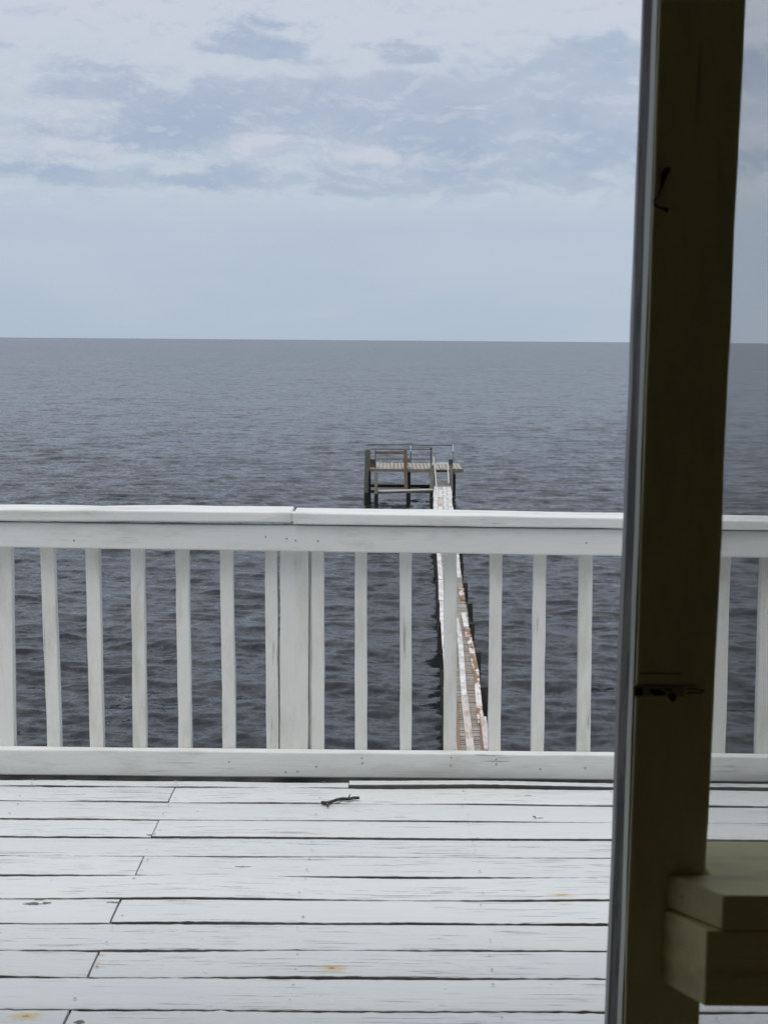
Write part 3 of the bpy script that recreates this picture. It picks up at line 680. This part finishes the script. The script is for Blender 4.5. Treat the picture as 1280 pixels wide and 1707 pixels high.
# ------------------------------------------------------------------ house front: door post, ledge, insect screen, room behind the camera
def cream(name, axis):
    return painted(name, (.74, .72, .46), axis, dirt=(.36, .34, .21), damt=.3, chips=.25, chipcol=(.08, .07, .05), rough=.6, warm=(.52, .50, .34))
cream_z = cream('cream_paint_upright', 2)
cream_x = painted('ledge_paint', (.80, .76, .41), 0, dirt=(.5, .47, .26), damt=.8, chips=.8, chipcol=(.12, .10, .06), rough=.6, warm=(.66, .62, .40))
FD = 1.65                                     # room-side face of the door post
def line_prism(mb, la, Ya, lb, Yb, z0, z1, Yback=None):
    """upright between two image lines (x at y=0, x at y=1707), each at its own depth"""
    def at(l, Y, z):
        p = PY(l[0], 0, Y); q = PY(l[1], 1707, Y); t = (z - q.z) / (p.z - q.z); return Vector((q.x + (p.x - q.x) * t, Y, z))
    return at
def build_door_frame():
    Z0, Z1 = .0, 2.06
    dp = empty('door_frame', (PY(1130, 1000, FD).x, FD + .06, 0), 'tall dark olive door post with a worn grey edge, right beside the open doorway', 'door frame')
    def at(l, Y, z):
        p = PY(l[0], 0, Y); q = PY(l[1], 1707, Y); t = (z - q.z) / (p.z - q.z); return Vector((q.x + (p.x - q.x) * t, Y, z))
    fl = (1098.5, 1039); fr = (1243, 1165.5)
    # stud: from the room face back
    Yb = FD + .036
    def prism(lA, YA, lB, YB, YC, z0=Z0, z1=Z1, dx=0.0):
        """front edge left lA@YA, right lB@YB ; back at YC with same X"""
        mb = MB(); zs = (z0, z1); c = []
        for z in zs:
            a = at(lA, YA, z) + Vector((dx, 0, 0)); b = at(lB, YB, z)
            c += [a, b, Vector((b.x, YC, z)), Vector((a.x, YC, z))]
        return mb.hexa(c)
    prism(fl, FD, fr, FD, Yb).build('post', cream_z, dp, bevel=.003, cuts=3, jit=.0004)
    # inner body set back to hold the weather strip
    prism(fl, FD, fr, FD, FD + .125, dx=.016)
    mb = MB(); c = []
    for z in (Z0, Z1):
        a = at(fl, FD, z) + Vector((.010, 0, 0)); b = at(fr, FD, z) - Vector((.012, 0, 0))
        c += [Vector((a.x, Yb + .001, z)), Vector((b.x, Yb + .001, z)), Vector((b.x, Yb + .10, z)), Vector((a.x, Yb + .10, z))]
    mb.hexa(c).build('jamb', cream_z, dp)
    # weather strip: dark old foam with worn patches, in the rebate
    M = Mat('weather_strip'); n = M.noise((14, 14, 7), 5, .65); n2 = M.noise((60, 60, 60), 3)
    wm = M.fin(M.mix(M.mr(n, .44, .54), (.003, .0025, .003), (.062, .058, .055)), .8, n2, .002, .5)
    pts0 = []; ws = MB(); c = []
    for z in (Z0, Z1):
        a = at(fl, FD, z)
        c += [Vector((a.x + .003, Yb + .004, z)), Vector((a.x + .011, Yb + .004, z)), Vector((a.x + .011, Yb + .074, z)), Vector((a.x + .001, Yb + .074, z))]
    ws.hexa(c).build('weather_strip', wm, dp, bevel=.003, cuts=3, jit=.0006)
    # outside stop moulding, greyish white
    ol = (1071.5, 1008)
    mb = MB(); c = []; Yo = FD + .118
    for z in (Z0, Z1):
        a = at(ol, Yo + .02, z); b = at(fr, FD, z)
        c += [Vector((a.x, Yo, z)), Vector((b.x - .03, Yo, z)), Vector((b.x - .03, Yo + .03, z)), Vector((a.x, Yo + .03, z))]
    gm = painted('grey_trim_paint', (.24, .24, .25), 2, dirt=(.12, .11, .11), damt=.7, chips=.7)
    mb.hexa(c).build('outside_trim', gm, dp, bevel=.004, cuts=3, jit=.0005)
    # worn pale edge bead on the post's corner
    mb = MB(); c = []
    for z in (Z0, Z1):
        a = at(fl, FD, z)
        c += [Vector((a.x - .0016, FD + .004, z)), Vector((a.x + .001, FD + .004, z)), Vector((a.x + .001, Yb - .002, z)), Vector((a.x - .0016, Yb - .002, z))]
    em = painted('worn_edge_paint', (.33, .34, .31), 2, dirt=(.2, .19, .14), damt=.7, chips=.8)
    mb.hexa(c).build('edge_bead', em, dp, cuts=3, jit=.0004)
    # mortised strike plate with dark screw holes and chipped paint
    dark = Mat('hole_dark').fin((.008, .007, .006), .9)
    spm = painted('plate_paint', (.33, .32, .21), 0, dirt=(.1, .09, .05), damt=.6, chips=.9, rough=.4)
    a = PY(1056, 1143, FD - .002); b = PY(1141, 1161, FD - .002)
    pl = MB().box(a.x, b.x, FD - .0022, FD + .001, b.z, a.z).build('strike_plate', spm, dp, bevel=.0008)
    for pts in ([(1059, 1147), (1071, 1147), (1071, 1160), (1058, 1160)], [(1083, 1148), (1100, 1149), (1109, 1156), (1108, 1160), (1090, 1159), (1082, 1154)], [(1112, 1157), (1122, 1154), (1127, 1160), (1126, 1168), (1119, 1170), (1113, 1163)], [(1104, 1147), (1118, 1147.5), (1120, 1152), (1110, 1151)]):
        hb = MB(); v = [PY(x, y, FD - .0026) for x, y in pts]; n = len(v)
        hb.v = v + [p + Vector((0, .003, 0)) for p in v]
        hb.f = [list(range(n))[::-1], list(range(n, 2 * n))] + [[i, (i + 1) % n, n + (i + 1) % n, n + i] for i in range(n)]
        hb.build('hole', dark, pl)
    ed = MB(); a = PY(1054, 1141, FD - .002); b = PY(1057.5, 1163, FD - .002)
    ed.box(a.x, b.x, FD - .003, FD + .01, b.z, a.z); ed.build('plate_lip', painted('lip_paint', (.5, .45, .38), 2), pl)
    g = MB()
    for (x0, x1, y) in ((1066, 1136, 1121.5), (1062, 1160, 1141)):
        a = PY(x0, y, FD); b = PY(x1, y + 1.2, FD); g.box(a.x, b.x, FD - .0012, FD + .001, b.z - .0004, a.z)
    g.build('scored_line', dark, dp)
    g = MB()
    for seg in ([(1142, 1150), (1150, 1147), (1160, 1149), (1172, 1152)], [(1144, 1156), (1155, 1154), (1168, 1156), (1174, 1150)]):
        g.tube([PY(x, y, FD - .0004) for x, y in seg], .0007, 6)
    g.build('gouge', dark, dp)
    # old wire hook nailed to the post, hanging
    hk = MB(); hk.tube([PY(x, y, FD - .004) for x, y in ((1116, 280), (1110, 284), (1105, 292), (1103, 302), (1101, 315), (1096, 327), (1090, 333), (1090, 341), (1097, 346), (1106, 348), (1113, 351))],
                       [.0015, .0042, .0048, .0028, .0014, .0013, .0013, .0013, .0013, .0017, .0026], 8)
    hk.build('wire_hook', Mat('rusted_wire').fin((.012, .010, .010), .8), dp, smooth=True)
    # header over the doorway and the other jamb (both outside the picture)
    hd = painted('header_paint', (.33, .325, .225), 0)
    MB().box(-.70, 1.70, FD, FD + .14, 2.062, 2.20).build('header', hd, dp)
    MB().box(-.78, -.69, FD, FD + .14, 0, 2.06).build('jamb', cream_z, dp)
build_door_frame()

def build_ledge():
    lg = empty('window_ledge', (PY(1200, 1500, FD).x, FD, .5), 'cream painted wooden ledge with apron board, fixed to the door post under the screen', 'ledge')
    # cap: left end slants from (1113,1462) near the post to (1205,1493) at the room side
    zc = PY(1115, 1457.5, FD - .001).z
    A = PZ(1113, 1461, zc); B = PZ(1205, 1493, zc); Cc = PZ(1400, 1495, zc); XR = 1.55
    cap_t = .058 / 2549 * 0 + (PY(1205, 1493, B.y).z - PY(1203, 1551, B.y).z)
    yb = PZ(1200, 1402, zc).y
    xb = PY(1120, 1440, FD + .04).x
    mb = MB(); ring = [(A.x, FD - .0005), (B.x, B.y), (XR, B.y), (XR, yb), (PY(1179, 1402, FD).x + .002, yb), (PY(1179, 1440, FD).x + .002, FD - .0005)]
    n = len(ring)
    def prism(ring, z0, z1):
        mb = MB(); n = len(ring); mb.v = [Vector((x, y, z0)) for x, y in ring] + [Vector((x, y, z1)) for x, y in ring]
        mb.f = [list(range(n))[::-1], list(range(n, 2 * n))] + [[i, (i + 1) % n, n + (i + 1) % n, n + i] for i in range(n)]; return mb
    prism(ring, zc - cap_t, zc).build('ledge_board', cream_x, lg, bevel=.0025)
    # apron below
    a = PY(1104, 1519, FD); zt = zc - cap_t - .0015
    Bp = PZ(1178, 1552, zt); 
    zb = PY(1168, 1678, Bp.y).z
    ring = [(a.x, FD - .0005), (Bp.x, Bp.y), (XR, Bp.y), (XR, FD - .0005)]
    prism(ring, zb, zt).build('apron', cream_x, lg, bevel=.0025)
    print('ledge', A, B, cap_t, zc, yb, Bp, zb)
build_ledge()

def build_screen():
    Y = PZ(1200, 1402, PY(1115, 1457.5, FD - .001).z).y + .004; x0 = PY(1165, 1600, FD).x - .02; x1 = 1.55; z0, z1 = .06, 2.06
    xl = PY(1243, 0, FD).x
    mb = MB(); p = .0019; t = .00038
    V = []; Fq = []
    def add(a, b, c_, d): 
        k = len(V); V.extend((a, b, c_, d)); Fq.append((k, k + 1, k + 2, k + 3))
    def wire_v(x):
        k = len(V)
        for z in (z0, z1): V.extend(((x - t / 2, Y, z), (x, Y - t / 2, z), (x + t / 2, Y, z), (x, Y + t / 2, z)))
        for i in range(4): j = (i + 1) % 4; Fq.append((k + i, k + j, k + 4 + j, k + 4 + i))
    def wire_h(z):
        k = len(V); tt = t * 1.15
        for x in (x0, x1): V.extend(((x, Y, z - tt / 2), (x, Y - tt / 2, z), (x, Y, z + tt / 2), (x, Y + tt / 2, z)))
        for i in range(4): j = (i + 1) % 4; Fq.append((k + i, k + j, k + 4 + j, k + 4 + i))
    for i in range(int((x1 - x0) / p)): wire_v(x0 + i * p)
    for i in range(int((z1 - z0) / p)): wire_h(z0 + i * p)
    me = bpy.data.meshes.new('insect_screen'); me.from_pydata(V, [], Fq)
    o = bpy.data.objects.new('insect_screen', me); col.objects.link(o)
    me.materials.append(Mat('screen_wire').fin((.30, .30, .33), .6))
    tag(o, 'fine grey insect screen mesh stretched beside the dark door post', 'insect screen')
build_screen()

def build_house():
    hs = empty('house', (0, 0, 0), 'house front around the open doorway, dark inside, seen only from within', 'house')
    brown = painted('room_boards', (.50, .44, .29), 2, dirt=(.25, .2, .12)); flr = painted('room_floor', (.34, .26, .15), 1, dirt=(.2, .15, .1))
    out = painted('outside_wall', (.62, .62, .58), 0)
    X0, X1, Yb, H = -2.6, 2.4, -3.2, 2.45
    MB().box(X0, X1, Yb, FD + .12, -.12, -.002).build('room_floor', flr, hs)
    MB().box(X0, X1, Yb, FD + .14, H, H + .1).build('ceiling', brown, hs)
    MB().box(X0 - .12, X0, Yb, FD + .14, 0, H).build('wall', brown, hs); MB().box(X1, X1 + .12, Yb, FD + .14, 0, H).build('wall', brown, hs)
    MB().box(X0, X1, Yb - .12, Yb, 0, H).build('wall', brown, hs)
    f = MB(); f.box(X0, -.785, FD + .01, FD + .13, 0, H); f.box(1.555, X1, FD + .01, FD + .13, 0, H); f.box(-.784, 1.554, FD + .01, FD + .13, 2.203, H)
    f.build('front_wall', out, hs)
    rf = MB(); rf.hexa([(X0 - .4, Yb - .4, H + .11), (X1 + .4, Yb - .4, H + .11), (X1 + .4, FD + .35, H + .11), (X0 - .4, FD + .35, H + .11),
                        (X0 - .4, Yb - .4, H + .9), (X1 + .4, Yb - .4, H + .9), (X1 + .4, FD + .35, H + .2), (X0 - .4, FD + .35, H + .2)])
    rf.build('roof', weathered('roof_shingle', (.15, .15, .15), (.2, .2, .2)), hs)
    for x in (X0, 0, X1):
        for y in (Yb + .2, FD): MB().box(x - .12, x + .12, y - .12, y + .12, WZ - 1, -.13).build('stilt', pile_m, hs)
    for x in (-3.2, 0, 3.3): MB().box(x - .1, x + .1, RAIL_Y - .15, RAIL_Y + .05, WZ - 1, -.24).build('stilt', pile_m, hs)
build_house()
